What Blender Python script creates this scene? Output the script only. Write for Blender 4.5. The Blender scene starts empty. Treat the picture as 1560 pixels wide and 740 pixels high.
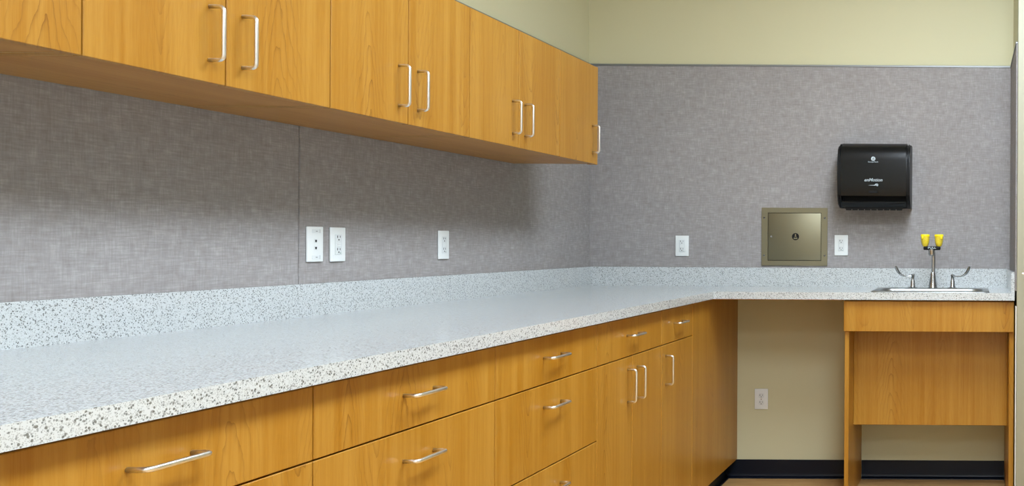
import bpy, bmesh, math, random
from mathutils import Vector, Matrix

random.seed(7)
scene = bpy.context.scene
COL = scene.collection

# ------------------------------------------------------------------ camera
EYE = 1.122
FPX = 1443.0
cam_d = bpy.data.cameras.new('camera')
cam_d.sensor_fit = 'HORIZONTAL'
cam_d.sensor_width = 36.0
cam_d.lens = 36.0 * FPX / 1560.0
cam_d.shift_x = -(1478.4 - 780.0) / 1560.0
cam_d.shift_y = 0.76 / 1560.0
cam_d.clip_start = 0.02
cam = bpy.data.objects.new('camera', cam_d)
COL.objects.link(cam)
cam.location = (0, 0, EYE)
cam.rotation_euler = (math.pi / 2, -0.0056, 0)
scene.camera = cam

# ------------------------------------------------------------------ world, exposure
w = bpy.data.worlds.new('world')
scene.world = w
w.use_nodes = True
w.node_tree.nodes['Background'].inputs[0].default_value = (0.8, 0.85, 0.9, 1)
w.node_tree.nodes['Background'].inputs[1].default_value = 0.05
vs = scene.view_settings
vs.view_transform = 'Standard'
vs.look = 'None'
vs.gamma = 1.0
vs.use_curve_mapping = False
vs.exposure = 0.06
LAMP_STRENGTH = 33.0
LAMP_COLOUR = (0.88, 1.0, 1.13)
# centres of the ceiling troffers (x, y); each is 0.6 x 1.2 m
LAMPS = [(0.25, 0.75), (0.0, 2.7), (0.25, -1.5)]

# ------------------------------------------------------------------ main dimensions (metres)
XL = -1.815      # face of the fabric panel on the left wall
YB = 4.509       # face of the fabric panel on the back wall
XR = 0.188       # face of the fabric panel on the right alcove wall
YC = 3.986       # front edge of the counter along the back wall
XC = -1.079      # front edge of the counter along the left wall
ZC = EYE - 0.2085   # counter top
ZCB = EYE - 0.2392  # counter underside
ZSP = EYE - 0.120   # top of the back splash
XU = -1.481      # face of the upper doors
ZU0, ZU1 = EYE + 0.303, EYE + 0.690
XF = -1.108      # face of the base doors
ZPT = EYE + 0.8366  # top of the fabric panels
ZCEIL = 2.75

# ================================================================== materials
MATS = {}


def srgb(r, g, b):
    f = lambda c: (c / 255 / 12.92) if c / 255 <= 0.04045 else ((c / 255 + 0.055) / 1.055) ** 2.4
    return (f(r), f(g), f(b), 1)


class NT:
    """small helper around a material's node tree"""

    def __init__(self, name):
        self.m = bpy.data.materials.new(name)
        self.m.use_nodes = True
        self.t = self.m.node_tree
        self.b = self.t.nodes['Principled BSDF']
        MATS[name] = self.m

    def n(self, typ, **kw):
        nd = self.t.nodes.new(typ)
        for k, v in kw.items():
            setattr(nd, k, v)
        return nd

    def link(self, a, b):
        self.t.links.new(a, b)

    def val(self, sock, v):
        if hasattr(v, 'node'):
            self.link(v, sock)
        else:
            sock.default_value = v

    def math(self, op, a, b=0.0, c=0.0, clamp=False):
        nd = self.n('ShaderNodeMath', operation=op, use_clamp=clamp)
        for i, v in enumerate((a, b, c)):
            self.val(nd.inputs[i], v)
        return nd.outputs[0]

    def vec(self, x, y, z):
        nd = self.n('ShaderNodeCombineXYZ')
        for i, v in enumerate((x, y, z)):
            self.val(nd.inputs[i], v)
        return nd.outputs[0]

    def noise(self, v, scale, detail=2.0, rough=0.5):
        nd = self.n('ShaderNodeTexNoise')
        self.link(v, nd.inputs['Vector'])
        nd.inputs['Scale'].default_value = scale
        nd.inputs['Detail'].default_value = detail
        nd.inputs['Roughness'].default_value = rough
        return nd.outputs['Fac']

    def ramp(self, f, stops, interp='LINEAR'):
        nd = self.n('ShaderNodeValToRGB')
        nd.color_ramp.interpolation = interp
        e = nd.color_ramp.elements
        while len(e) < len(stops):
            e.new(0.5)
        for el, (p, c) in zip(e, stops):
            el.position = p
            el.color = c
        self.link(f, nd.inputs[0])
        return nd.outputs[0]

    def mix(self, f, a, b, mode='MIX'):
        nd = self.n('ShaderNodeMix', data_type='RGBA', blend_type=mode)
        self.val(nd.inputs[0], f)
        self.val(nd.inputs[6], a)
        self.val(nd.inputs[7], b)
        return nd.outputs[2]

    def set(self, **kw):
        for k, v in kw.items():
            self.val(self.b.inputs[k.replace('_', ' ')], v)
        return self.m

    def bump(self, h, strength, dist=0.001):
        nd = self.n('ShaderNodeBump')
        nd.inputs['Strength'].default_value = strength
        nd.inputs['Distance'].default_value = dist
        self.link(h, nd.inputs['Height'])
        self.link(nd.outputs[0], self.b.inputs['Normal'])

    def objxyz(self):
        tc = self.n('ShaderNodeTexCoord')
        sp = self.n('ShaderNodeSeparateXYZ')
        self.link(tc.outputs['Object'], sp.inputs[0])
        return tc.outputs['Object'], sp.outputs[0], sp.outputs[1], sp.outputs[2]


def plain(name, col, rough=0.5, metal=0.0, **kw):
    t = NT(name)
    obj, x, y, z = t.objxyz()
    n = t.noise(obj, 90, 2)
    c = t.mix(t.math('MULTIPLY', n, 0.10), col, tuple(v * 0.7 for v in col[:3]) + (1,))
    return t.set(Base_Color=c, Roughness=rough, Metallic=metal, **kw)


def wood(name, light, mid, dark, along='Z', rough=0.34):
    """straight-grained maple-look laminate with soft cathedral figures"""
    t = NT(name)
    obj, x, y, z = t.objxyz()
    inf = t.n('ShaderNodeObjectInfo')
    rnd = inf.outputs['Random']
    if along == 'Z':
        h, v = t.math('ADD', x, y), z
    else:
        h, v = t.math('ADD', x, z), y
    h = t.math('ADD', h, t.math('MULTIPLY', rnd, 13.7))
    v = t.math('ADD', v, t.math('MULTIPLY', rnd, 5.3))
    slow = t.noise(t.vec(t.math('MULTIPLY', h, 5), t.math('MULTIPLY', v, 1.1), 0.3), 1.0, 2)
    hd = t.math('ADD', h, t.math('MULTIPLY', slow, 0.16))
    hm = t.math('PINGPONG', hd, 0.105)
    rad = t.math('SQRT', t.math('ADD', t.math('MULTIPLY', hm, hm), 0.00006))
    wig = t.noise(t.vec(t.math('MULTIPLY', h, 45), t.math('MULTIPLY', v, 16), 1.7), 1.0, 3)
    sgn = t.math('SUBTRACT', t.math('MULTIPLY', t.math('GREATER_THAN', rnd, 0.5), 2.0), 1.0)
    ph = t.math('ADD', t.math('MULTIPLY', rad, 70), t.math('MULTIPLY', t.math('MULTIPLY', v, 13.0), sgn))
    ph = t.math('ADD', ph, t.math('MULTIPLY', wig, 1.3))
    s = t.math('FRACT', ph)
    line = t.math('POWER', s, 7.0)                       # a thin dark growth line with a soft flank
    near = t.math('SUBTRACT', 1.0, t.math('MULTIPLY', hm, 11.0), clamp=True)   # strongest at the heart of a figure
    patch = t.noise(t.vec(t.math('MULTIPLY', h, 9), t.math('MULTIPLY', v, 2.3), 4.1), 1.0, 1)
    patch = t.math('MULTIPLY', t.math('SUBTRACT', patch, 0.36, clamp=True), 3.2, clamp=True)
    lines = t.math('MULTIPLY', t.math('MULTIPLY', line, near), patch)
    streak = t.noise(t.vec(t.math('MULTIPLY', h, 95), t.math('MULTIPLY', v, 1.8), 2.2), 1.0, 4, 0.6)
    broad = t.noise(t.vec(t.math('MULTIPLY', h, 17), t.math('MULTIPLY', v, 0.9), 7.2), 1.0, 2)
    fine = t.noise(t.vec(t.math('MULTIPLY', h, 600), t.math('MULTIPLY', v, 25), 0.2), 1.0, 2)
    f = t.math('ADD', t.math('MULTIPLY', streak, 0.5), t.math('MULTIPLY', broad, 0.5))
    f = t.math('ADD', f, t.math('MULTIPLY', t.math('SUBTRACT', fine, 0.5), 0.22))
    base = t.ramp(f, [(0.36, mid), (0.63, light)])
    c = t.mix(t.math('MULTIPLY', lines, 0.85), base, dark)
    t.bump(fine, 0.06, 0.0004)
    return t.set(Base_Color=c, Roughness=rough, Specular_IOR_Level=0.38)


WL, WM, WD = srgb(171, 125, 47), srgb(154, 103, 20), srgb(112, 65, 5)
wood('wood', WL, WM, WD, 'Z')
wood('wood_along', srgb(178, 128, 62), srgb(162, 110, 46), WD, 'Y', 0.4)
plain('wood_edge', srgb(168, 112, 36), 0.45)
plain('cabinet_inside', srgb(70, 46, 22), 0.8)


def make_quartz():
    t = NT('quartz')
    obj, x, y, z = t.objxyz()

    def flecks(scale, seed, lo, hi, soft):
        mp = t.n('ShaderNodeVectorMath', operation='ADD')
        t.link(obj, mp.inputs[0])
        mp.inputs[1].default_value = (seed, seed * 2.1, seed * 0.7)
        vo = t.n('ShaderNodeTexVoronoi', feature='F1')
        vo.inputs['Scale'].default_value = scale
        vo.inputs['Randomness'].default_value = 1.0
        t.link(mp.outputs[0], vo.inputs['Vector'])
        sp = t.n('ShaderNodeSeparateColor')
        t.link(vo.outputs['Color'], sp.inputs[0])
        pick = t.math('MULTIPLY', t.math('SUBTRACT', sp.outputs[0], lo, clamp=True), 1.0 / (hi - lo), clamp=True)
        inside = t.math('MULTIPLY', t.math('SUBTRACT', soft, vo.outputs['Distance'], clamp=True), 9.0, clamp=True)
        return t.math('MULTIPLY', pick, inside), sp.outputs[1]

    f1, r1 = flecks(290, 1.3, 0.52, 0.66, 0.52)
    f2, r2 = flecks(560, 4.7, 0.55, 0.70, 0.55)
    f3, r3 = flecks(230, 9.1, 0.88, 0.93, 0.50)
    c0 = srgb(194, 199, 200)
    g1 = t.ramp(r1, [(0.0, srgb(86, 88, 87)), (0.5, srgb(120, 123, 122)), (1.0, srgb(160, 163, 162))])
    c = t.mix(t.math('MULTIPLY', f2, 0.55), c0, srgb(138, 139, 135))
    c = t.mix(t.math('MULTIPLY', f1, 0.9), c, g1)
    c = t.mix(t.math('MULTIPLY', f3, 0.85), c, srgb(92, 90, 85))
    t.set(Base_Color=c, Roughness=0.15, Specular_IOR_Level=0.95)


make_quartz()


def make_fabric():
    t = NT('fabric')
    obj, x, y, z = t.objxyz()
    h = t.math('ADD', x, y)
    a = t.noise(t.vec(t.math('MULTIPLY', h, 20), t.math('MULTIPLY', z, 230), 0.0), 1.0, 4, 0.65)
    b = t.noise(t.vec(t.math('MULTIPLY', h, 250), t.math('MULTIPLY', z, 22), 3.0), 1.0, 4, 0.65)
    m = t.noise(t.vec(t.math('MULTIPLY', h, 34), t.math('MULTIPLY', z, 34), 5.0), 1.0, 3, 0.6)
    big = t.noise(t.vec(t.math('MULTIPLY', h, 5), t.math('MULTIPLY', z, 5), 8.0), 1.0, 2)
    f = t.math('ADD', t.math('MULTIPLY', a, 0.35), t.math('MULTIPLY', b, 0.30))
    f = t.math('ADD', f, t.math('ADD', t.math('MULTIPLY', m, 0.25), t.math('MULTIPLY', big, 0.10)))
    c = t.ramp(f, [(0.33, srgb(129, 123, 121)), (0.5, srgb(148, 144, 143)), (0.70, srgb(177, 174, 174))])
    t.bump(f, 0.25, 0.0008)
    t.set(Base_Color=c, Roughness=0.92, Specular_IOR_Level=0.15)


make_fabric()


def make_paint(name, c1, c2, rough=0.62):
    t = NT(name)
    obj, x, y, z = t.objxyz()
    n = t.noise(obj, 3.0, 2)
    fine = t.noise(obj, 420, 3)
    c = t.mix(n, c1, c2)
    t.bump(fine, 0.12, 0.0006)
    t.set(Base_Color=c, Roughness=rough, Specular_IOR_Level=0.3)


make_paint('paint', srgb(199, 195, 161), srgb(196, 192, 158))
make_paint('paint_white', srgb(226, 226, 222), srgb(222, 222, 218))
make_paint('door_paint', srgb(156, 154, 134), srgb(152, 150, 130), 0.5)
make_paint('ceiling_white', srgb(232, 232, 226), srgb(226, 226, 220), 0.85)


def make_floor():
    t = NT('floor_vinyl')
    obj, x, y, z = t.objxyz()
    row = t.math('FLOOR', t.math('MULTIPLY', y, 8.0))
    xs = t.math('ADD', x, t.math('MULTIPLY', row, 0.37))
    grain = t.noise(t.vec(t.math('MULTIPLY', xs, 5), t.math('MULTIPLY', y, 70), row), 1.0, 4, 0.6)
    tone = t.noise(t.vec(t.math('MULTIPLY', t.math('FLOOR', t.math('MULTIPLY', xs, 0.9)), 7.7), row, 0.4), 1.3, 0)
    f = t.math('ADD', t.math('MULTIPLY', grain, 0.7), t.math('MULTIPLY', tone, 0.3))
    c = t.ramp(f, [(0.3, srgb(166, 124, 72)), (0.7, srgb(222, 184, 126))])
    t.set(Base_Color=c, Roughness=0.35)


make_floor()
plain('rubber', srgb(6, 12, 25), 0.42, Specular_IOR_Level=0.25)
plain('brushed_nickel', srgb(228, 227, 224), 0.3, 1.0)
plain('chrome', srgb(176, 178, 179), 0.24, 1.0)
plain('chrome_dark', srgb(120, 118, 114), 0.4, 1.0)


def make_stainless(name, c, axis, r0=0.24):
    t = NT(name)
    obj, x, y, z = t.objxyz()
    if axis == 'X':
        v = t.vec(t.math('MULTIPLY', x, 12), t.math('MULTIPLY', y, 400), t.math('MULTIPLY', z, 900))
    else:
        v = t.vec(t.math('MULTIPLY', x, 900), t.math('MULTIPLY', y, 400), t.math('MULTIPLY', z, 12))
    n = t.noise(v, 1.0, 3)
    r = t.math('ADD', r0, t.math('MULTIPLY', n, 0.16))
    t.set(Base_Color=c, Metallic=1.0, Roughness=r)


make_stainless('stainless', srgb(134, 129, 107), 'X', 0.40)
make_stainless('sink_steel', srgb(172, 175, 174), 'X', 0.26)
plain('black_plastic', srgb(6, 9, 12), 0.24, Specular_IOR_Level=0.34)
plain('black_matte', srgb(6, 7, 8), 0.6, Specular_IOR_Level=0.25)
plain('black_satin', srgb(9, 11, 13), 0.42, Specular_IOR_Level=0.25)
plain('white_plastic', srgb(226, 230, 229), 0.35)
plain('white_insert', srgb(214, 219, 219), 0.4)
plain('slot_dark', srgb(26, 26, 25), 0.7)
plain('slot_green', srgb(60, 120, 92), 0.6)
plain('yellow_plastic', srgb(250, 226, 6), 0.45)
plain('yellow_clear', srgb(222, 208, 90), 0.25, Alpha=0.22)
plain('logo_grey', srgb(176, 190, 197), 0.5)
plain('white_paint', srgb(226, 226, 220), 0.5)
plain('trim_metal', srgb(136, 138, 138), 0.45, 0.6)
plain('gap_dark', srgb(48, 46, 44), 0.8)


def make_lamp():
    t = NT('lamp_diffuser')
    t.set(Base_Color=(0.8, 0.8, 0.8, 1), Roughness=0.6)
    t.b.inputs['Emission Color'].default_value = LAMP_COLOUR + (1,)
    t.b.inputs['Emission Strength'].default_value = LAMP_STRENGTH


make_lamp()

# ================================================================== mesh helpers
WLOC = {}


def wl(p):
    return WLOC.get(p.name, Vector((0, 0, 0))) if p else Vector((0, 0, 0))


def link(name, me, mat, parent, loc, smooth=False):
    if mat and len(me.materials) == 0:
        me.materials.append(MATS[mat])
    o = bpy.data.objects.new(name, me)
    COL.objects.link(o)
    loc = Vector(loc)
    WLOC[o.name] = loc
    if parent:
        o.parent = parent
    o.location = loc - wl(parent)
    if smooth:
        for p in me.polygons:
            p.use_smooth = True
    return o


def finish(name, bm, mat, parent, loc=None, smooth=False, origin=None):
    """bmesh in world coordinates -> object whose origin is loc (default: centre of its box)"""
    vs_ = [v.co for v in bm.verts]
    if loc is None:
        lo = Vector([min(v[i] for v in vs_) for i in range(3)])
        hi = Vector([max(v[i] for v in vs_) for i in range(3)])
        loc = (lo + hi) / 2
    loc = Vector(loc)
    bmesh.ops.translate(bm, verts=bm.verts, vec=-loc)
    bmesh.ops.recalc_face_normals(bm, faces=bm.faces)
    me = bpy.data.meshes.new(name)
    bm.to_mesh(me)
    bm.free()
    if smooth:
        ang = math.radians(35)
        me.polygons.foreach_set('use_smooth', [True] * len(me.polygons))
        me.set_sharp_from_angle(angle=ang)
    return link(name, me, mat, parent, loc)


def add_box(bm, x0, x1, y0, y1, z0, z1, bev=0.0, seg=1):
    r = bmesh.ops.create_cube(bm, size=1.0)
    v = r['verts']
    bmesh.ops.scale(bm, vec=(x1 - x0, y1 - y0, z1 - z0), verts=v)
    bmesh.ops.translate(bm, vec=((x0 + x1) / 2, (y0 + y1) / 2, (z0 + z1) / 2), verts=v)
    if bev > 0:
        es = list({e for q in v for e in q.link_edges})
        bmesh.ops.bevel(bm, geom=es, offset=bev, segments=seg, affect='EDGES', profile=0.5)
    return v


def box(name, ext, mat, parent=None, bev=0.0008, seg=1):
    bm = bmesh.new()
    add_box(bm, *ext, bev, seg)
    return finish(name, bm, mat, parent, smooth=seg > 1)


def sweep(bm, path, radii, segs=12, up=(0, 0, 1), cap=True):
    """tube along a path; radii: one (a, b) pair or number per point; a along 'side', b along 'up'"""
    P = [Vector(p) for p in path]
    rings = []
    for i, p in enumerate(P):
        d = (P[min(i + 1, len(P) - 1)] - P[max(i - 1, 0)]).normalized()
        u = Vector(up)
        side = d.cross(u)
        if side.length < 1e-4:
            side = d.cross(Vector((1, 0, 0)))
        side.normalize()
        u2 = side.cross(d).normalized()
        r = radii[i] if isinstance(radii, (list, tuple)) else radii
        a, b = r if isinstance(r, (list, tuple)) else (r, r)
        rings.append([bm.verts.new(p + side * (a * math.cos(t)) + u2 * (b * math.sin(t)))
                      for t in [2 * math.pi * k / segs for k in range(segs)]])
    for A, B in zip(rings, rings[1:]):
        for k in range(segs):
            bm.faces.new((A[k], A[(k + 1) % segs], B[(k + 1) % segs], B[k]))
    if cap:
        bm.faces.new(rings[0])
        bm.faces.new(list(reversed(rings[-1])))


def lathe(bm, prof, c, segs=24, axis='Z'):
    """profile of (radius, height) revolved about an axis through c"""
    c = Vector(c)
    rings = []
    for r, h in prof:
        ring = []
        for k in range(segs):
            a = 2 * math.pi * k / segs
            if axis == 'Z':
                q = Vector((r * math.cos(a), r * math.sin(a), h))
            elif axis == 'Y':
                q = Vector((r * math.cos(a), h, r * math.sin(a)))
            else:
                q = Vector((h, r * math.cos(a), r * math.sin(a)))
            ring.append(bm.verts.new(c + q))
        rings.append(ring)
    for A, B in zip(rings, rings[1:]):
        for k in range(segs):
            bm.faces.new((A[k], A[(k + 1) % segs], B[(k + 1) % segs], B[k]))
    bm.faces.new(rings[0])
    bm.faces.new(list(reversed(rings[-1])))


def prism(bm, poly, axis, a0, a1):
    """extrude a 2D polygon along an axis; poly is (y, z) for X, (x, z) for Y, (x, y) for Z"""
    def pt(p, a):
        if axis == 'X':
            return (a, p[0], p[1])
        if axis == 'Y':
            return (p[0], a, p[1])
        return (p[0], p[1], a)
    A = [bm.verts.new(pt(p, a0)) for p in poly]
    B = [bm.verts.new(pt(p, a1)) for p in poly]
    n = len(poly)
    for k in range(n):
        bm.faces.new((A[k], A[(k + 1) % n], B[(k + 1) % n], B[k]))
    bm.faces.new(list(reversed(A)))
    bm.faces.new(B)


def arc(c, r, a0, a1, n):
    return [(c[0] + r * math.cos(math.radians(a0 + (a1 - a0) * k / n)),
             c[1] + r * math.sin(math.radians(a0 + (a1 - a0) * k / n))) for k in range(n + 1)]


def thing(name, label, cat, loc=(0, 0, 0), group=None):
    o = bpy.data.objects.new(name, None)
    o.empty_display_size = 0.05
    COL.objects.link(o)
    o.location = loc
    WLOC[o.name] = Vector(loc)
    tag(o, label, cat, group)
    return o


def tag(o, label, cat, group=None):
    o['label'] = label
    o['category'] = cat
    if group:
        o['group'] = group
    return o


def struct(o):
    o['kind'] = 'structure'
    return o


def text(name, body, size, c, mat, parent, bold=0.0, shear=0.0, depth=0.0003, normal='-Y', width=None):
    """flat print on a face that looks towards -Y (towards the room) centred at c"""
    cu = bpy.data.curves.new(name, 'FONT')
    cu.body = body
    cu.size = size
    cu.align_x = 'CENTER'
    cu.align_y = 'CENTER'
    cu.offset = bold
    cu.shear = shear
    cu.extrude = depth
    cu.resolution_u = 3
    tmp = bpy.data.objects.new('tmp', cu)
    COL.objects.link(tmp)
    bpy.context.view_layer.update()
    dg = bpy.context.evaluated_depsgraph_get()
    me = bpy.data.meshes.new_from_object(tmp.evaluated_get(dg))
    bpy.data.objects.remove(tmp)
    xs = [v.co.x for v in me.vertices]
    k = width / (max(xs) - min(xs)) if width else 1.0
    for v in me.vertices:
        x, y, z = v.co
        v.co = (x * k, -z, y)
    me.materials.clear()
    me.name = name
    o = link(name, me, mat, parent, c)
    return o


# ================================================================== the room
RX1, RY0 = 2.75, -2.6           # far right wall and wall behind the camera
WLX, WBY, WRX = XL - 0.012, YB + 0.012, XR + 0.012   # painted wall faces behind the 12 mm panels
YRET = 3.952                    # face of the return wall beside the alcove

floor = struct(box('floor', (WLX - 0.1, RX1 + 0.1, RY0 - 0.1, WBY + 0.1, -0.08, 0.0), 'floor_vinyl', None, 0))
ceiling = struct(box('ceiling', (WLX - 0.1, RX1 + 0.1, RY0 - 0.1, WBY + 0.1, ZCEIL, ZCEIL + 0.08), 'ceiling_white', None, 0))
wall_left = struct(box('wall_left', (WLX - 0.1, WLX, RY0 - 0.1, WBY + 0.1, 0, ZCEIL), 'paint', None, 0))
wall_back = struct(box('wall_back', (WLX, WRX + 0.1, WBY, WBY + 0.1, 0, ZCEIL), 'paint', None, 0))
wall_right = struct(box('wall_right', (WRX, WRX + 0.1, YRET + 0.1, WBY, 0, ZCEIL), 'paint', None, 0))
wall_return = struct(box('wall_return', (WRX, RX1, YRET, YRET + 0.1, 0, ZCEIL), 'paint', None, 0))
wall_far_right = struct(box('wall_far_right', (RX1, RX1 + 0.1, RY0, YRET, 0, ZCEIL), 'paint_white', None, 0))
wall_front = struct(box('wall_front', (WLX, RX1, RY0 - 0.1, RY0, 0, ZCEIL), 'paint_white', None, 0))

# fabric-covered panels on the walls
ZP0 = ZC + 0.01
YSEAM = 2.561
G = 0.0015
box('fabric_panel', (WLX, XL, 0.39, YSEAM - G, ZP0, ZPT), 'fabric', wall_left, 0.002)
box('fabric_panel', (WLX, XL, YSEAM + G, WBY, ZP0, ZPT), 'fabric', wall_left, 0.002)
box('fabric_panel', (XL + 0.0002, XR, YB, WBY, ZP0, ZPT), 'fabric', wall_back, 0.0005)
box('fabric_panel', (XR, WRX, YRET + 0.012, YB - 0.001, ZP0, ZPT), 'fabric', wall_right, 0.002)
box('panel_joint', (WLX, XL - 0.004, YSEAM - G, YSEAM + G, ZP0, ZPT), 'gap_dark', wall_left, 0)
# metal edge trims on top of the panels
struct(box('trim_1', (WLX, XL + 0.003, 0.39, WBY, ZPT, ZPT + 0.009), 'trim_metal', None, 0.001))
struct(box('trim_2', (XL + 0.003, XR, YB - 0.003, WBY, ZPT, ZPT + 0.009), 'trim_metal', None, 0.001))
struct(box('trim_3', (XR - 0.003, WRX, YRET + 0.012, YB - 0.003, ZPT, ZPT + 0.009), 'trim_metal', None, 0.001))


def baseboard(name, path_axis, face, a0, a1, sign):
    """rubber cove base: flat face with a toe that flares out at the floor"""
    prof = [(0, 0.0865), (0.003, 0.0865), (0.004, 0.0855), (0.004, 0.022)] + \
           [(0.016 - 0.012 * math.cos(math.radians(a)), 0.016 - 0.012 * math.sin(math.radians(a)) + 0.002) for a in (20, 45, 70, 90)] + \
           [(0.021, 0.004), (0.022, 0.0), (0, 0)]
    bm = bmesh.new()
    if path_axis == 'X':
        prism(bm, [(face - d * sign, z) for d, z in prof], 'X', a0, a1)
    else:
        prism(bm, [(face + d * sign, z) for d, z in prof], 'Y', a0, a1)
    return struct(finish(name, bm, 'rubber', None, smooth=True))


XTK = XF - 0.055     # toe-kick face under the base cabinets
baseboard('baseboard_back', 'X', WBY, XTK - 0.001, -0.533, 1)
baseboard('baseboard_sink', 'X', WBY, -0.513, XR - 0.022, 1)
baseboard('baseboard_left', 'Y', XTK, 0.39, WBY - 0.001, 1)

# painted door standing at the right edge of the view
door = box('door_1', (XR + 0.005, XR + 0.915, YRET - 0.046, YRET - 0.002, 0.01, 2.3), 'door_paint', None, 0.002, 2)
struct(door)
bm = bmesh.new()
hx, hz, hy = XR + 0.075, 1.0, YRET - 0.046
lathe(bm, [(0.024, 0), (0.024, -0.006), (0.02, -0.009), (0.01, -0.010)], (hx, hy, hz), 20, 'Y')
sweep(bm, [(hx, hy - 0.008, hz), (hx, hy - 0.04, hz), (hx - 0.006, hy - 0.047, hz), (hx - 0.02, hy - 0.049, hz), (hx - 0.052, hy - 0.049, hz)],
      [0.006, 0.006, 0.006, (0.005, 0.005), (0.004, 0.004)], 12)
finish('door_handle', bm, 'brushed_nickel', door, smooth=True)
struct(box('trim_4', (XR + 0.0005, XR + 0.0045, YRET - 0.03, YRET + 0.01, 0.0, 0.862), 'white_paint', None, 0.0005))

# ceiling troffers (above the frame)
for i, (lx, ly) in enumerate(LAMPS):
    t = thing('ceiling_light', 'white recessed fluorescent ceiling troffer', 'light', (lx, ly, ZCEIL), 'ceiling troffers')
    bm = bmesh.new()
    for e in ((-0.32, -0.29, -0.62, 0.62), (0.29, 0.32, -0.62, 0.62), (-0.29, 0.29, -0.62, -0.59), (-0.29, 0.29, 0.59, 0.62)):
        add_box(bm, lx + e[0], lx + e[1], ly + e[2], ly + e[3], ZCEIL - 0.012, ZCEIL, 0.001)
    finish('frame', bm, 'white_paint', t)
    box('diffuser', (lx - 0.29, lx + 0.29, ly - 0.59, ly + 0.59, ZCEIL - 0.006, ZCEIL - 0.001), 'lamp_diffuser', t, 0)

# ================================================================== counter
SX0, SX1, SY0, SY1 = -0.425, 0.083, 4.033, 4.372      # outside of the sink rim


def counter_slab():
    xs = [XL + 0.0006, XC, SX0 + 0.012, SX1 - 0.012, XR - 0.0006]
    ys = [0.39, YC, SY0 + 0.010, SY1 - 0.012, YB - 0.0006]
    inside = lambda i, j: (i == 0 or j >= 1) and not (i == 2 and j == 2)
    bm = bmesh.new()
    V = {}

    def v(i, j, z):
        k = (i, j, z)
        if k not in V:
            V[k] = bm.verts.new((xs[i], ys[j], z))
        return V[k]
    for i in range(4):
        for j in range(4):
            if not inside(i, j):
                continue
            bm.faces.new((v(i, j, ZC), v(i + 1, j, ZC), v(i + 1, j + 1, ZC), v(i, j + 1, ZC)))
            bm.faces.new((v(i, j + 1, ZCB), v(i + 1, j + 1, ZCB), v(i + 1, j, ZCB), v(i, j, ZCB)))
            for (di, dj, a, b) in ((-1, 0, (i, j + 1), (i, j)), (1, 0, (i + 1, j), (i + 1, j + 1)),
                                   (0, -1, (i, j), (i + 1, j)), (0, 1, (i + 1, j + 1), (i, j + 1))):
                ni, nj = i + di, j + dj
                if not (0 <= ni < 4 and 0 <= nj < 4) or not inside(ni, nj):
                    bm.faces.new((v(*a, ZC), v(*b, ZC), v(*b, ZCB), v(*a, ZCB)))
    es = [e for e in bm.edges if len(e.link_faces) == 2 and e.calc_face_angle(0) > 0.5
          and abs(e.verts[0].co.z - e.verts[1].co.z) < 1e-5 and e.verts[0].co.z > ZC - 0.001]
    bmesh.ops.bevel(bm, geom=es, offset=0.0025, segments=3, affect='EDGES', profile=0.5)
    return bm


ct = thing('countertop', 'speckled pale grey stone worktop running in an L along both walls', 'countertop', (XL, YB, ZC))
finish('slab', counter_slab(), 'quartz', ct, loc=(0, 0, 0), smooth=True)
SPT = 0.015
e = -0.004
box('backsplash', (XL + 0.0006, XL + SPT, 0.39, YB - 0.0006, ZC + e, ZSP), 'quartz', ct, 0.001)
box('backsplash', (XL + SPT, XR - 0.0006, YB - SPT, YB - 0.0006, ZC + e, ZSP), 'quartz', ct, 0.001)
box('bounce_underlay', (XF + 0.001, -0.5345, YC + 0.006, WBY - 0.014, ZCB - 0.003, ZCB + 0.001), 'wood_edge', ct, 0)  # brown edge below the slab; sheet added to warm bounced light underneath
box('backsplash', (XR - SPT, XR - 0.0006, YC + 0.004, YB - SPT, ZC + e, ZSP), 'quartz', ct, 0.001)

# ================================================================== pulls
HL, HO, HR = 0.052, 0.028, 0.004


def pull_mesh(vertical):
    c = 0.0085
    pts = [(0.0, -HL)] + [(HO - c + c * math.sin(math.radians(a)), -HL + c - c * math.cos(math.radians(a))) for a in (0, 22, 45, 68, 90)]
    pts = pts + [(d, -q) for d, q in reversed(pts)]
    P = [((d, 0, q) if vertical else (d, q, 0)) for d, q in pts]
    bm = bmesh.new()
    sweep(bm, P, HR, 12, up=(0, 1, 0) if vertical else (0, 0, 1))
    bmesh.ops.recalc_face_normals(bm, faces=bm.faces)
    me = bpy.data.meshes.new('handle')
    bm.to_mesh(me)
    bm.free()
    me.polygons.foreach_set('use_smooth', [True] * len(me.polygons))
    me.materials.append(MATS['brushed_nickel'])
    return me


PULL_V, PULL_H = pull_mesh(True), pull_mesh(False)
GAP = 0.0016


def front(name, parent, x, y0, y1, z0, z1, pull, py, pz):
    """a door or drawer front facing +x with its wire pull"""
    o = box(name, (x - 0.019, x, y0 + GAP, y1 - GAP, z0 + GAP, z1 - GAP), 'wood', parent, 0.0012)
    if pull:
        link('handle', PULL_V if pull == 'V' else PULL_H, None, o, (x + 0.0002, py, pz))
    return o


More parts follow.
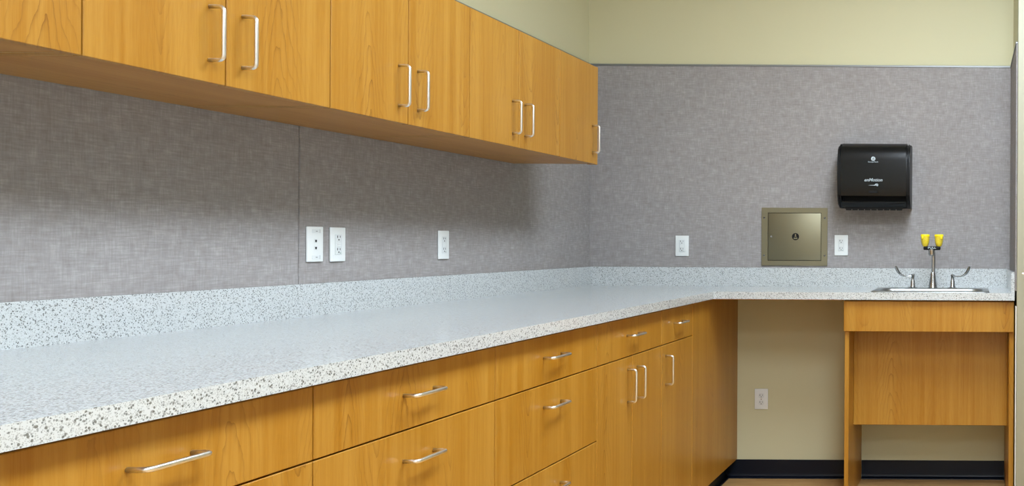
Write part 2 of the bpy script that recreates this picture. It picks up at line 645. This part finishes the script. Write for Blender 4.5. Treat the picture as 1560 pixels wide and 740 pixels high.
# ================================================================== wall cabinets
def wall_cabinet(y0, y1, doors, label, filler=0.0):
    t = thing('wall_cabinet', label, 'cabinet', (XL, (y0 + y1) / 2, ZU0), 'wood wall cabinets')
    xb = XU - 0.020
    th = 0.018
    for (a, b) in ((y0 + 0.0005, y0 + th), (y1 - th, y1 - 0.0005)):
        box('side_panel', (XL + 0.001, xb, a, b, ZU0 + 0.004, ZU1), 'wood', t)
    box('bottom_panel', (XL + 0.001, xb, y0 + th, y1 - th, ZU0 + 0.004, ZU0 + 0.022), 'wood_along', t)
    box('top_panel', (XL + 0.001, xb, y0 + th, y1 - th, ZU1 - 0.018, ZU1), 'wood_along', t)
    box('back_panel', (XL + 0.001, XL + 0.008, y0 + th, y1 - th, ZU0 + 0.022, ZU1 - 0.018), 'cabinet_inside', t)
    for (a, b, hy) in doors:
        front('door', t, XU, a, b, ZU0, ZU1, 'V', hy, EYE + 0.400)
    if filler:
        box('filler_strip', (XL + 0.3, XU - 0.002, y1 - filler + GAP, y1, ZU0 + 0.001, ZU1), 'wood', t)
    return t


U = [0.968, 1.273, 1.578, 1.882, 2.189, 2.492, 2.798, 3.101, 3.411]
LU = ['two-door wood wall cabinet cut off by the top left corner of the view',
      'two-door wood wall cabinet second from the left, its pulls nearest the top left',
      'two-door wood wall cabinet in the middle of the row, third from the left',
      'two-door wood wall cabinet next to the narrow single-door one at the far end']
for k in range(4):
    a, m, b = U[2 * k], U[2 * k + 1], U[2 * k + 2]
    wall_cabinet(a, b, [(a, m, m - 0.042), (m, b, m + 0.042)], LU[k])
wall_cabinet(3.411, 3.762, [(3.411, 3.738, 3.738 - 0.035)], 'narrow single-door wood wall cabinet at the far end of the row', 0.024)

# ================================================================== base cabinets
ZB0, ZS1, ZTOP = 0.087, EYE - 0.3732, 0.876
DZ = (ZS1 - ZB0) / 3


def base_body(t, y0, y1):
    xb = XF - 0.020
    th = 0.018
    for (a, b) in ((y0 + 0.0005, y0 + th), (y1 - th, y1 - 0.0005)):
        box('side_panel', (XL + 0.02, xb, a, b, ZB0 + 0.001, ZCB - 0.0005), 'wood', t)
    box('bottom_panel', (XL + 0.02, xb, y0 + th, y1 - th, ZB0 + 0.001, ZB0 + 0.019), 'wood_along', t)
    box('top_rail', (xb - 0.06, xb, y0 + th, y1 - th, ZCB - 0.02, ZCB - 0.0005), 'wood_along', t)
    box('divider', (xb - 0.018, xb - 0.004, y0 + th, y1 - th, ZB0 + 0.019, ZCB - 0.02), 'cabinet_inside', t)
    box('toe_kick', (XTK - 0.02, XTK - 0.001, y0, y1, 0.001, ZB0), 'cabinet_inside', t)


def drawer_cabinet(y0, y1, label):
    t = thing('drawer_cabinet', label, 'cabinet', (XL, (y0 + y1) / 2, 0), 'wood drawer base cabinets')
    base_body(t, y0, y1)
    yc = (y0 + y1) / 2
    front('drawer', t, XF, y0, y1, ZS1, ZTOP, 'H', yc, EYE - 0.304)
    for k in range(3):
        z1 = ZS1 - k * DZ
        front('drawer', t, XF, y0, y1, z1 - DZ, z1, 'H', yc, z1 - 0.0595)
    return t


B = [0.395, 0.997, 1.600, 2.2125, 2.817]
LB = ['wood drawer cabinet with steel pulls, nearest the camera beyond the left edge',
      'wood drawer cabinet at the bottom left corner of the view, one long pull showing',
      'wood drawer cabinet in the middle of the row, two steel pulls one above the other',
      'wood drawer cabinet beside the double-door base cabinet, three pulls one above the other']
for k in range(4):
    drawer_cabinet(B[k], B[k + 1], LB[k])

Y2, Y3, Y4 = 2.817, 3.405, 3.784
t = thing('base_cabinet', 'wood base cabinet with one drawer above a pair of doors', 'cabinet', (XL, (Y2 + Y3) / 2, 0), 'wood door base cabinets')
base_body(t, Y2, Y3)
ym = (Y2 + Y3) / 2
front('drawer', t, XF, Y2, Y3, ZS1, ZTOP, 'H', ym, EYE - 0.304)
front('door', t, XF, Y2, ym, ZB0, ZS1, 'V', ym - 0.043, EYE - 0.467)
front('door', t, XF, ym, Y3, ZB0, ZS1, 'V', ym + 0.043, EYE - 0.467)
t = thing('base_cabinet', 'narrow wood base cabinet with one drawer above one door, beside the corner', 'cabinet', (XL, (Y3 + Y4) / 2, 0), 'wood door base cabinets')
base_body(t, Y3, Y4)
front('drawer', t, XF, Y3, Y4, ZS1, ZTOP, 'H', (Y3 + Y4) / 2, EYE - 0.304)
front('door', t, XF, Y3, Y4, ZB0, ZS1, 'V', Y3 + 0.043, EYE - 0.467)
t = thing('corner_panel', 'plain wood filler panel closing the base cabinets off at the back corner', 'panel', (XF, (Y4 + WBY) / 2, 0))
box('face_panel', (XF - 0.019, XF, Y4 + GAP, WBY - 0.001, ZB0, ZCB - 0.0005), 'wood', t, 0.0012)
box('toe_kick', (XTK - 0.02, XTK - 0.001, Y4, WBY - 0.001, 0.001, ZB0), 'cabinet_inside', t)
box('brace', (XF - 0.06, XF - 0.02, Y4 + 0.02, WBY - 0.02, ZCB - 0.03, ZCB - 0.001), 'wood_edge', t)

# ================================================================== sink cabinet (open knee space)
t = thing('sink_cabinet', 'open wood sink base with an apron, two side panels and a recessed knee panel', 'cabinet', (-0.17, 4.25, 0))
YA = 4.008
box('apron', (-0.534, XR - 0.003, YA, YA + 0.019, ZS1 - 0.001, ZCB - 0.007), 'wood', t, 0.0012)
box('side_panel', (-0.532, -0.514, YA + 0.0195, WBY - 0.001, 0.001, ZCB - 0.0005), 'wood', t)
box('side_panel', (XR - 0.021, XR - 0.0005, YA + 0.0195, WBY - 0.001, 0.001, ZCB - 0.0005), 'wood', t)
box('knee_panel', (-0.5135, XR - 0.0215, 4.190, 4.208, 0.318, ZC - 0.138), 'wood', t, 0.0012)
box('top_rail', (-0.5135, XR - 0.0215, YA + 0.0195, YA + 0.022, ZCB - 0.020, ZCB - 0.001), 'wood_edge', t)

# ================================================================== sink
def rrect(x0, x1, y0, y1, r, z, n=6):
    out = []
    for cx, cy, a0 in ((x1 - r, y1 - r, 0), (x0 + r, y1 - r, 90), (x0 + r, y0 + r, 180), (x1 - r, y0 + r, 270)):
        for k in range(n + 1):
            a = math.radians(a0 + 90 * k / n)
            out.append((cx + r * math.cos(a), cy + r * math.sin(a), z))
    return out


def loft(bm, loops, cap_last=False):
    R = [[bm.verts.new(p) for p in L] for L in loops]
    n = len(R[0])
    for A, Bq in zip(R, R[1:]):
        for k in range(n):
            bm.faces.new((A[k], A[(k + 1) % n], Bq[(k + 1) % n], Bq[k]))
    if cap_last:
        bm.faces.new(R[-1])


sink = thing('sink', 'shallow stainless steel drop-in sink set into the speckled counter', 'sink', (-0.171, 4.2, ZC))
DK = 0.075   # faucet deck at the back
ix0, ix1, iy0, iy1 = SX0 + 0.030, SX1 - 0.030, SY0 + 0.026, SY1 - DK
bm = bmesh.new()
loft(bm, [rrect(SX0, SX1, SY0, SY1, 0.022, ZC + 0.0003), rrect(SX0 + 0.001, SX1 - 0.001, SY0 + 0.001, SY1 - 0.001, 0.022, ZC + 0.002),
          rrect(SX0 + 0.006, SX1 - 0.006, SY0 + 0.006, SY1 - 0.006, 0.02, ZC + 0.0042),
          rrect(ix0 - 0.004, ix1 + 0.004, iy0 - 0.004, iy1 + 0.004, 0.05, ZC + 0.004),
          rrect(ix0, ix1, iy0, iy1, 0.048, ZC + 0.001), rrect(ix0 + 0.002, ix1 - 0.002, iy0 + 0.002, iy1 - 0.002, 0.046, ZC - 0.006)])
finish('rim', bm, 'sink_steel', sink, smooth=True)
bm = bmesh.new()
loft(bm, [rrect(ix0 + 0.002, ix1 - 0.002, iy0 + 0.002, iy1 - 0.002, 0.046, ZC - 0.006), rrect(ix0 + 0.006, ix1 - 0.006, iy0 + 0.006, iy1 - 0.006, 0.046, ZC - 0.105),
          rrect(ix0 + 0.012, ix1 - 0.012, iy0 + 0.012, iy1 - 0.012, 0.044, ZC - 0.122), rrect(ix0 + 0.03, ix1 - 0.03, iy0 + 0.03, iy1 - 0.03, 0.035, ZC - 0.130)], True)
finish('bowl', bm, 'sink_steel', sink, smooth=True)
bm = bmesh.new()
lathe(bm, [(0.03, 0), (0.03, 0.003), (0.022, 0.003), (0.018, 0.0012), (0.004, 0.0012)], (-0.171, (iy0 + iy1) / 2, ZC - 0.1300), 24)
finish('drain', bm, 'chrome_dark', sink, smooth=True)

# ================================================================== faucet with eyewash
ZF = ZC + 0.0045
FY = SY1 - 0.036
FX = -0.171
fa = thing('eyewash_faucet', 'chrome faucet with two wing handles and yellow twin eyewash heads, on the sink', 'faucet', (FX, FY, ZF))
bm = bmesh.new()
lathe(bm, [(0.0215, 0), (0.0215, 0.002), (0.0195, 0.006), (0.0165, 0.03), (0.0125, 0.058), (0.0115, 0.066), (0.009, 0.0705), (0.0085, 0.072)], (FX, FY, ZF), 28)
finish('base', bm, 'chrome', fa, smooth=True)
bm = bmesh.new()
zt = ZF + 0.176
path = [(FX + 0.002, FY, ZF + 0.068), (FX + 0.002, FY, zt - 0.02)]
path += [(FX + 0.002, FY - 0.016 + 0.016 * math.cos(math.radians(a)), zt - 0.02 + 0.016 * math.sin(math.radians(a))) for a in (20, 45, 70, 90)]
path += [(FX + 0.001, FY - 0.045, zt - 0.004), (FX, FY - 0.062, zt - 0.005)]
sweep(bm, path, 0.0088, 16, up=(1, 0, 0))
finish('spout', bm, 'chrome', fa, smooth=True)
EY = FY - 0.068
bm = bmesh.new()
lathe(bm, [(0.008, -0.024), (0.0125, -0.022), (0.0145, -0.016), (0.0145, -0.006), (0.0150, -0.004), (0.0150, 0.004), (0.01, 0.008)], (FX - 0.004, EY, zt - 0.004), 20)
finish('diverter', bm, 'chrome', fa, smooth=True)
zb = zt + 0.006
bm = bmesh.new()
add_box(bm, FX - 0.0405, FX + 0.0365, EY - 0.010, EY + 0.010, zb - 0.0085, zb + 0.0085, 0.005, 3)
pb = finish('pull_bar', bm, 'black_matte', fa, smooth=True)
text('lettering', 'PULL', 0.0125, (FX - 0.002, EY - 0.0101, zb + 0.0015), 'logo_grey', pb, 0.0002, 0, 0.0002, width=0.036)
for sx in (-0.033, 0.029):
    cx = FX + sx
    bm = bmesh.new()
    lathe(bm, [(0.009, 0.004), (0.0125, 0.010), (0.0165, 0.024), (0.0185, 0.040), (0.019, 0.052), (0.012, 0.053)], (cx, EY + 0.002, zb + 0.004), 24)
    hd = finish('eyewash_head', bm, 'yellow_plastic', fa, smooth=True)
    bm = bmesh.new()
    lathe(bm, [(0.0195, 0.049), (0.0205, 0.050), (0.0205, 0.055), (0.0190, 0.0575), (0.010, 0.0585)], (cx, EY + 0.002, zb + 0.004), 24)
    s = -1 if sx < 0 else 1
    add_box(bm, cx + s * 0.012 - 0.004, cx + s * 0.012 + 0.004, EY - 0.021, EY - 0.013, zb + 0.042, zb + 0.056, 0.002, 2)
    finish('dust_cap', bm, 'yellow_plastic', hd, smooth=True)
    bm = bmesh.new()
    lathe(bm, [(0.011, 0.004), (0.0165, 0.012), (0.0198, 0.026), (0.0205, 0.048), (0.0200, 0.048), (0.0193, 0.026), (0.0160, 0.0125), (0.0105, 0.0045)], (cx, EY + 0.002, zb + 0.004), 24)
    o = finish('skirt', bm, 'yellow_clear', hd, smooth=True)
    o['label'] = 'clear yellowish skirt around the eyewash head'
for s, cx in ((-1, -0.263), (1, -0.081)):
    bm = bmesh.new()
    lathe(bm, [(0.0225, 0), (0.0225, 0.0015), (0.013, 0.005), (0.0105, 0.010), (0.0105, 0.028), (0.0085, 0.034), (0.0075, 0.036), (0.0075, 0.052), (0.0085, 0.054), (0.0085, 0.060), (0.006, 0.062)], (cx, FY, ZF), 24)
    h = finish('tap', bm, 'chrome', fa, smooth=True)
    bm = bmesh.new()
    pts = [(0.004, 0.054), (0.018, 0.053), (0.032, 0.0535), (0.043, 0.058), (0.052, 0.067), (0.059, 0.079), (0.064, 0.092), (0.0665, 0.099)]
    wd = [(0.005, 0.004), (0.005, 0.0030), (0.006, 0.0030), (0.008, 0.0045), (0.010, 0.0062), (0.011, 0.0072), (0.010, 0.0066), (0.006, 0.0035)]
    sweep(bm, [(cx + s * a * 1.18, FY - 0.012 * (a / 0.066), ZF + b) for a, b in pts], wd, 14, up=(0, 0, 1))
    finish('blade_handle', bm, 'chrome', h, smooth=True)

# ================================================================== towel dispenser
DX0, DX1, DZ0, DZ1, DD = -0.611, -0.279, 1.281, 1.583, 0.185
td = thing('towel_dispenser', 'black plastic paper towel dispenser with a curved cover hung on the wall', 'towel dispenser', ((DX0 + DX1) / 2, YB, DZ0))
H = DZ1 - DZ0


def yz(d, h):
    return (YB - d, DZ0 + h)


outer = [(0.0005, H - 0.002), (0.100, H - 0.001), (0.140, H - 0.008), (0.165, H - 0.026), (0.180, H - 0.055), (0.185, H - 0.09), (0.185, 0.15),
         (0.182, 0.10), (0.177, 0.060), (0.168, 0.030), (0.150, 0.012), (0.125, 0.004), (0.0005, 0.004)]
for (a, b) in ((DX0, DX0 + 0.017), (DX1 - 0.017, DX1)):
    bm = bmesh.new()
    prism(bm, [yz(d - (0.004 if d > 0.01 else 0), h) for d, h in outer], 'X', a, b)
    bmesh.ops.bevel(bm, geom=[q for q in bm.edges if abs(q.verts[0].co.x - q.verts[1].co.x) < 1e-6 and q.verts[0].co.y < YB - 0.01 and q.verts[1].co.y < YB - 0.01],
                    offset=0.009, segments=4, affect='EDGES')
    finish('side_cheek', bm, 'black_satin', td, smooth=True)
ci0, ci1 = DX0 + 0.0172, DX1 - 0.0172
cov = [(0.0005, H), (0.100, H + 0.001), (0.142, H - 0.006), (0.168, H - 0.025), (0.1835, H - 0.055), (0.1885, H - 0.09), (0.1885, 0.15), (0.186, 0.10), (0.181, 0.062), (0.180, 0.056)]
covin = [(0.165, 0.056), (0.168, 0.10), (0.168, H - 0.09), (0.15, H - 0.03), (0.12, H - 0.02), (0.0005, H - 0.02)]
bm = bmesh.new()
prism(bm, [yz(d, h) for d, h in cov + covin], 'X', ci0, ci1)
cover = finish('cover', bm, 'black_plastic', td, smooth=True)
box('slot_recess', (ci0, ci1, YB - 0.115, YB - 0.0005, DZ0 + 0.005, DZ0 + 0.10), 'black_matte', td, 0.0)
bm = bmesh.new()
lip = [(0.1745, 0.030), (0.1765, 0.027), (0.172, 0.018), (0.160, 0.008), (0.156, 0.005), (0.156, 0.024)]
prism(bm, [yz(d, h) for d, h in lip], 'X', ci0, ci1)
finish('lower_lip', bm, 'black_plastic', td, smooth=True)
bm = bmesh.new()
n = 9
for k in range(n):
    x0 = DX0 + 0.035 + k * (DX1 - DX0 - 0.07) / n
    x1 = x0 + (DX1 - DX0 - 0.07) / n
    add_box(bm, x0 + 0.002, x1 - 0.002, YB - 0.148, YB - 0.142, DZ0 - 0.009, DZ0 + 0.004)
add_box(bm, DX0 + 0.035, DX1 - 0.035, YB - 0.150, YB - 0.135, DZ0 - 0.004, DZ0 + 0.0045)
finish('tear_bar', bm, 'black_matte', td)
# printing on the cover
xc = (DX0 + DX1) / 2 - 0.0005
yf = lambda h: YB - 0.1885 if h > 0.15 else YB - (0.1885 - (0.15 - h) * 0.06)
hz = 0.225
bm = bmesh.new()
ring = arc((xc, DZ0 + hz), 0.0098, 0, 360, 28)[:-1]
prism(bm, ring, 'Y', YB - 0.1885 - 0.0008, YB - 0.1885 + 0.004)
em = finish('emblem', bm, 'logo_grey', cover)
bm = bmesh.new()
for poly in ([(-0.005, -0.003), (-0.0005, 0.005), (0.0005, 0.005), (0.005, -0.003), (0.003, -0.003), (0, 0.002), (-0.003, -0.003)],
             [(-0.005, -0.0055), (0.005, -0.0055), (0.005, -0.0042), (-0.005, -0.0042)]):
    prism(bm, [(xc + a, DZ0 + hz + b) for a, b in poly], 'Y', YB - 0.1885 - 0.0011, YB - 0.1885 - 0.0007)
finish('emblem_mark', bm, 'black_plastic', em)
text('lettering', 'Georgia-Pacific', 0.0085, (xc, YB - 0.1889, DZ0 + hz - 0.0145), 'logo_grey', cover, 0.0, 0, 0.0003, width=0.047)
text('lettering', 'enMotion', 0.0205, (xc, yf(0.128) - 0.0006, DZ0 + 0.128), 'logo_grey', cover, 0.0002, 0.3, 0.0003, width=0.082)
bm = bmesh.new()
hy_ = yf(0.106) - 0.0007
zc_ = DZ0 + 0.104
for poly in ([(-0.024, 0.000), (0.006, 0.0016), (0.006, -0.0012), (-0.010, -0.0008)],
             [(0.006, 0.0020), (0.012, 0.0075), (0.0135, 0.0070), (0.0110, 0.0030), (0.0105, -0.001), (0.006, -0.0020)],
             [(0.0115, 0.0040), (0.0150, 0.0080), (0.0162, 0.0072), (0.0140, 0.0030)],
             [(0.0150, 0.0030), (0.0185, 0.0085), (0.0200, 0.0075), (0.0178, 0.0020)],
             [(0.0115, 0.0020), (0.0178, 0.0020), (0.0195, -0.0030), (0.0170, -0.0045), (0.0165, -0.001), (0.0120, -0.001)],
             [(0.0195, 0.0020), (0.0225, 0.0060), (0.0236, 0.0050), (0.0215, -0.0040), (0.0202, -0.0030)]):
    prism(bm, [(xc + a, zc_ + b) for a, b in poly], 'Y', hy_ - 0.0003, hy_ + 0.0006)
finish('hand_symbol', bm, 'logo_grey', cover)
box('sensor_window', (xc - 0.021, xc + 0.021, yf(0.074) - 0.0015, yf(0.074) + 0.004, DZ0 + 0.069, DZ0 + 0.080), 'black_matte', cover, 0.001)

# ================================================================== stainless pass-through cabinet in the wall
AX0, AX1, AZ0, AZ1 = -0.993, -0.680, 1.012, 1.287
ap = thing('access_cabinet', 'square stainless steel hatch with a flask emblem set in the wall', 'wall hatch', ((AX0 + AX1) / 2, YB, AZ0))
dx0, dx1, dz0, dz1 = -0.964, -0.709, 1.0355, 1.2635
bm = bmesh.new()
for ee in ((AX0, dx0, AZ0, AZ1), (dx1, AX1, AZ0, AZ1), (dx0, dx1, AZ0, dz0), (dx0, dx1, dz1, AZ1)):
    add_box(bm, ee[0], ee[1], YB - 0.006, YB - 0.0005, ee[2], ee[3], 0.0)
bmesh.ops.remove_doubles(bm, verts=bm.verts, dist=1e-5)
finish('frame', bm, 'stainless', ap)
dr = box('door', (dx0 + 0.0022, dx1 - 0.0022, YB - 0.0075, YB - 0.0015, dz0 + 0.0022, dz1 - 0.0022), 'stainless', ap, 0.0012, 2)
box('door_gap', (dx0, dx1, YB - 0.0012, YB - 0.0004, dz0, dz1), 'slot_dark', ap, 0)
bm = bmesh.new()
for k in range(22):
    z = dz0 + 0.006 + k * 0.0099
    lathe(bm, [(0.0012, 0), (0.0018, 0.0006), (0.0018, 0.0076), (0.0012, 0.0082)], (dx1 - 0.0005, YB - 0.0066, z), 8)
hg = finish('hinge', bm, 'stainless', ap, smooth=True)
for sx, sz in ((AX0 + 0.0115, 1.239), (AX1 - 0.0135, 1.239), (AX0 + 0.0120, 1.060), (AX1 - 0.0130, 1.060)):
    bm = bmesh.new()
    lathe(bm, [(0.0048, 0), (0.0048, -0.0006), (0.0036, -0.0018), (0.001, -0.002)], (sx, YB - 0.006, sz), 14, 'Y')
    sc = finish('screw', bm, 'chrome', ap, smooth=True)
    box('screw_slot', (sx - 0.0034, sx + 0.0034, YB - 0.0084, YB - 0.0076, sz - 0.0014, sz + 0.0014), 'slot_dark', sc, 0)
bm = bmesh.new()
lx, lz = -0.9455, 1.150
lathe(bm, [(0.005, 0), (0.005, -0.002), (0.003, -0.004), (0.003, -0.010), (0.0042, -0.012), (0.0036, -0.015), (0.001, -0.0155)], (lx, YB - 0.0075, lz), 16, 'Y')
finish('latch_knob', bm, 'chrome', dr, smooth=True)
ex, ez = -0.8315, 1.150
bm = bmesh.new()
prism(bm, arc((ex, ez), 0.0170, 0, 360, 32)[:-1], 'Y', YB - 0.0082, YB - 0.0074)
em = finish('emblem', bm, 'black_matte', dr)
bm = bmesh.new()
fl = [(-0.0028, 0.0125), (0.0028, 0.0125), (0.0028, 0.004), (0.0095, -0.0085), (0.0085, -0.0115), (-0.0085, -0.0115), (-0.0095, -0.0085), (-0.0028, 0.004)]
prism(bm, [(ex + a, ez + b) for a, b in fl], 'Y', YB - 0.0086, YB - 0.0081)
fk = finish('flask_symbol', bm, 'stainless', em)
bm = bmesh.new()
li = [(-0.0045, -0.0005), (-0.0018, -0.0002), (0.0, -0.0012), (0.0022, -0.0002), (0.0045, -0.0008), (0.0066, -0.0048), (-0.0066, -0.0048)]
prism(bm, [(ex + a, ez + b) for a, b in li], 'Y', YB - 0.0089, YB - 0.0085)
o = finish('flask_liquid', bm, 'black_matte', dr)

# ================================================================== outlets and data plate
def cover_plate(name, label, kind, wall, pos, z, w=0.0635, h=0.0975):
    """wall: 'L' on the left wall (pos = y), 'B' on the back panel or 'K' in the knee space (pos = x)"""
    if wall == 'L':
        org = Vector((XL, pos, z))
        tr = lambda a, b, d: Vector((d, -a, b))     # a to the right as one faces it... right is towards the corner
        tr = lambda a, b, d: Vector((d, a, b))
    else:
        org = Vector((pos, YB if wall == 'B' else WBY, z))
        tr = lambda a, b, d: Vector((a, -d, b))
    t = thing(name, label, 'outlet' if kind != 'data' else 'wall plate', org, 'white wall plates')

    def bx(nm, a0, a1, b0, b1, d0, d1, mat, par, bev=0.0, seg=1):
        p, q = tr(a0, b0, d0), tr(a1, b1, d1)
        lo = Vector([min(p[i], q[i]) for i in range(3)]) + org
        hi = Vector([max(p[i], q[i]) for i in range(3)]) + org
        return box(nm, (lo.x, hi.x, lo.y, hi.y, lo.z, hi.z), mat, par, bev, seg)

    pl = bx('plate', -w / 2, w / 2, -h / 2, h / 2, 0.0004, 0.0058, 'white_plastic', t, 0.002, 3)
    D = 0.0058
    if kind == 'data':
        for b in (0.036, -0.036):
            f = bx('label_window', -0.014, 0.017, b - 0.0052, b + 0.0052, D, D + 0.001, 'white_insert', t, 0.0005)
            bx('window_slot', 0.000, 0.007, b - 0.0009, b + 0.0004, D + 0.001, D + 0.0013, 'slot_dark', f)
            bx('window_edge', 0.017, 0.0180, b - 0.0052, b + 0.0052, D, D + 0.0006, 'gap_dark', f)
        for b in (0.009, -0.0105):
            j = bx('jack', -0.0055, 0.0065, b - 0.0055, b + 0.0055, D, D + 0.0008, 'white_insert', t, 0.0004)
            bx('port', -0.0025, 0.0045, b - 0.002, b + 0.0028, D + 0.0008, D + 0.0011, 'slot_dark', j)
            bx('port', -0.0008, 0.0028, b - 0.0038, b - 0.002, D + 0.0008, D + 0.0011, 'slot_dark', j)
    else:
        if kind == 'rocker':
            f = bx('receptacle', -0.0145, 0.0145, -0.0290, 0.0290, D, D + 0.0016, 'white_insert', t, 0.001, 2)
            faces = [(f, 0.0195), (f, -0.0160)]
            bx('test_button', -0.009, 0.009, 0.0008, 0.0052, D + 0.0016, D + 0.0026, 'white_plastic', f, 0.0005)
            bx('test_button', -0.009, 0.009, -0.0052, -0.0008, D + 0.0016, D + 0.0026, 'white_plastic', f, 0.0005)
            bx('indicator', 0.006, 0.0085, -0.0255, -0.0232, D + 0.0016, D + 0.0020, 'slot_green', f)
            E_ = D + 0.0016
        else:
            faces = []
            for b in (0.0165, -0.0165):
                bm = bmesh.new()
                poly = [(x_ * 1.0, max(-0.0118, min(0.0118, y_))) for x_, y_ in arc((0, 0), 0.0142, 0, 360, 24)[:-1]]
                prism(bm, [(org.x + x_, org.z + b + y_) for x_, y_ in poly], 'Y', org.y - D - 0.0014, org.y - D)
                faces.append((finish('receptacle', bm, 'white_insert', t), b))
            bm = bmesh.new()
            lathe(bm, [(0.0026, 0), (0.0026, -0.0006), (0.001, -0.001)], (org.x, org.y - D, org.z), 12, 'Y')
            finish('screw', bm, 'chrome', t, smooth=True)
            E_ = D + 0.0014
        for f, b in faces:
            bx('slot', -0.0068, -0.0046, b - 0.0008, b + 0.0062, E_, E_ + 0.0004, 'slot_dark', f)
            bx('slot', 0.0046, 0.0062, b - 0.0002, b + 0.0056, E_, E_ + 0.0004, 'slot_dark', f)
            bx('slot', -0.0018, 0.0018, b - 0.0078, b - 0.0040, E_, E_ + 0.0004, 'slot_dark', f)
    return t


cover_plate('data_plate', 'white data plate with two small ports, beside the fabric panel joint', 'data', 'L', 2.6165, 1.110)
cover_plate('power_outlet', 'white power outlet right beside the data plate on the fabric panel', 'rocker', 'L', 2.711, 1.109)
cover_plate('power_outlet', 'white power outlet alone on the fabric panel under the wall cabinets', 'rocker', 'L', 3.256, 1.107)
cover_plate('power_outlet', 'white power outlet between the back corner and the steel hatch', 'rocker', 'B', -1.3715, 1.103)
cover_plate('power_outlet', 'white power outlet between the steel hatch and the sink, below the towel dispenser', 'rocker', 'B', -0.6145, 1.110)
cover_plate('power_outlet', 'white duplex outlet low on the yellow wall in the open knee space', 'duplex', 'K', -0.993, 0.375)
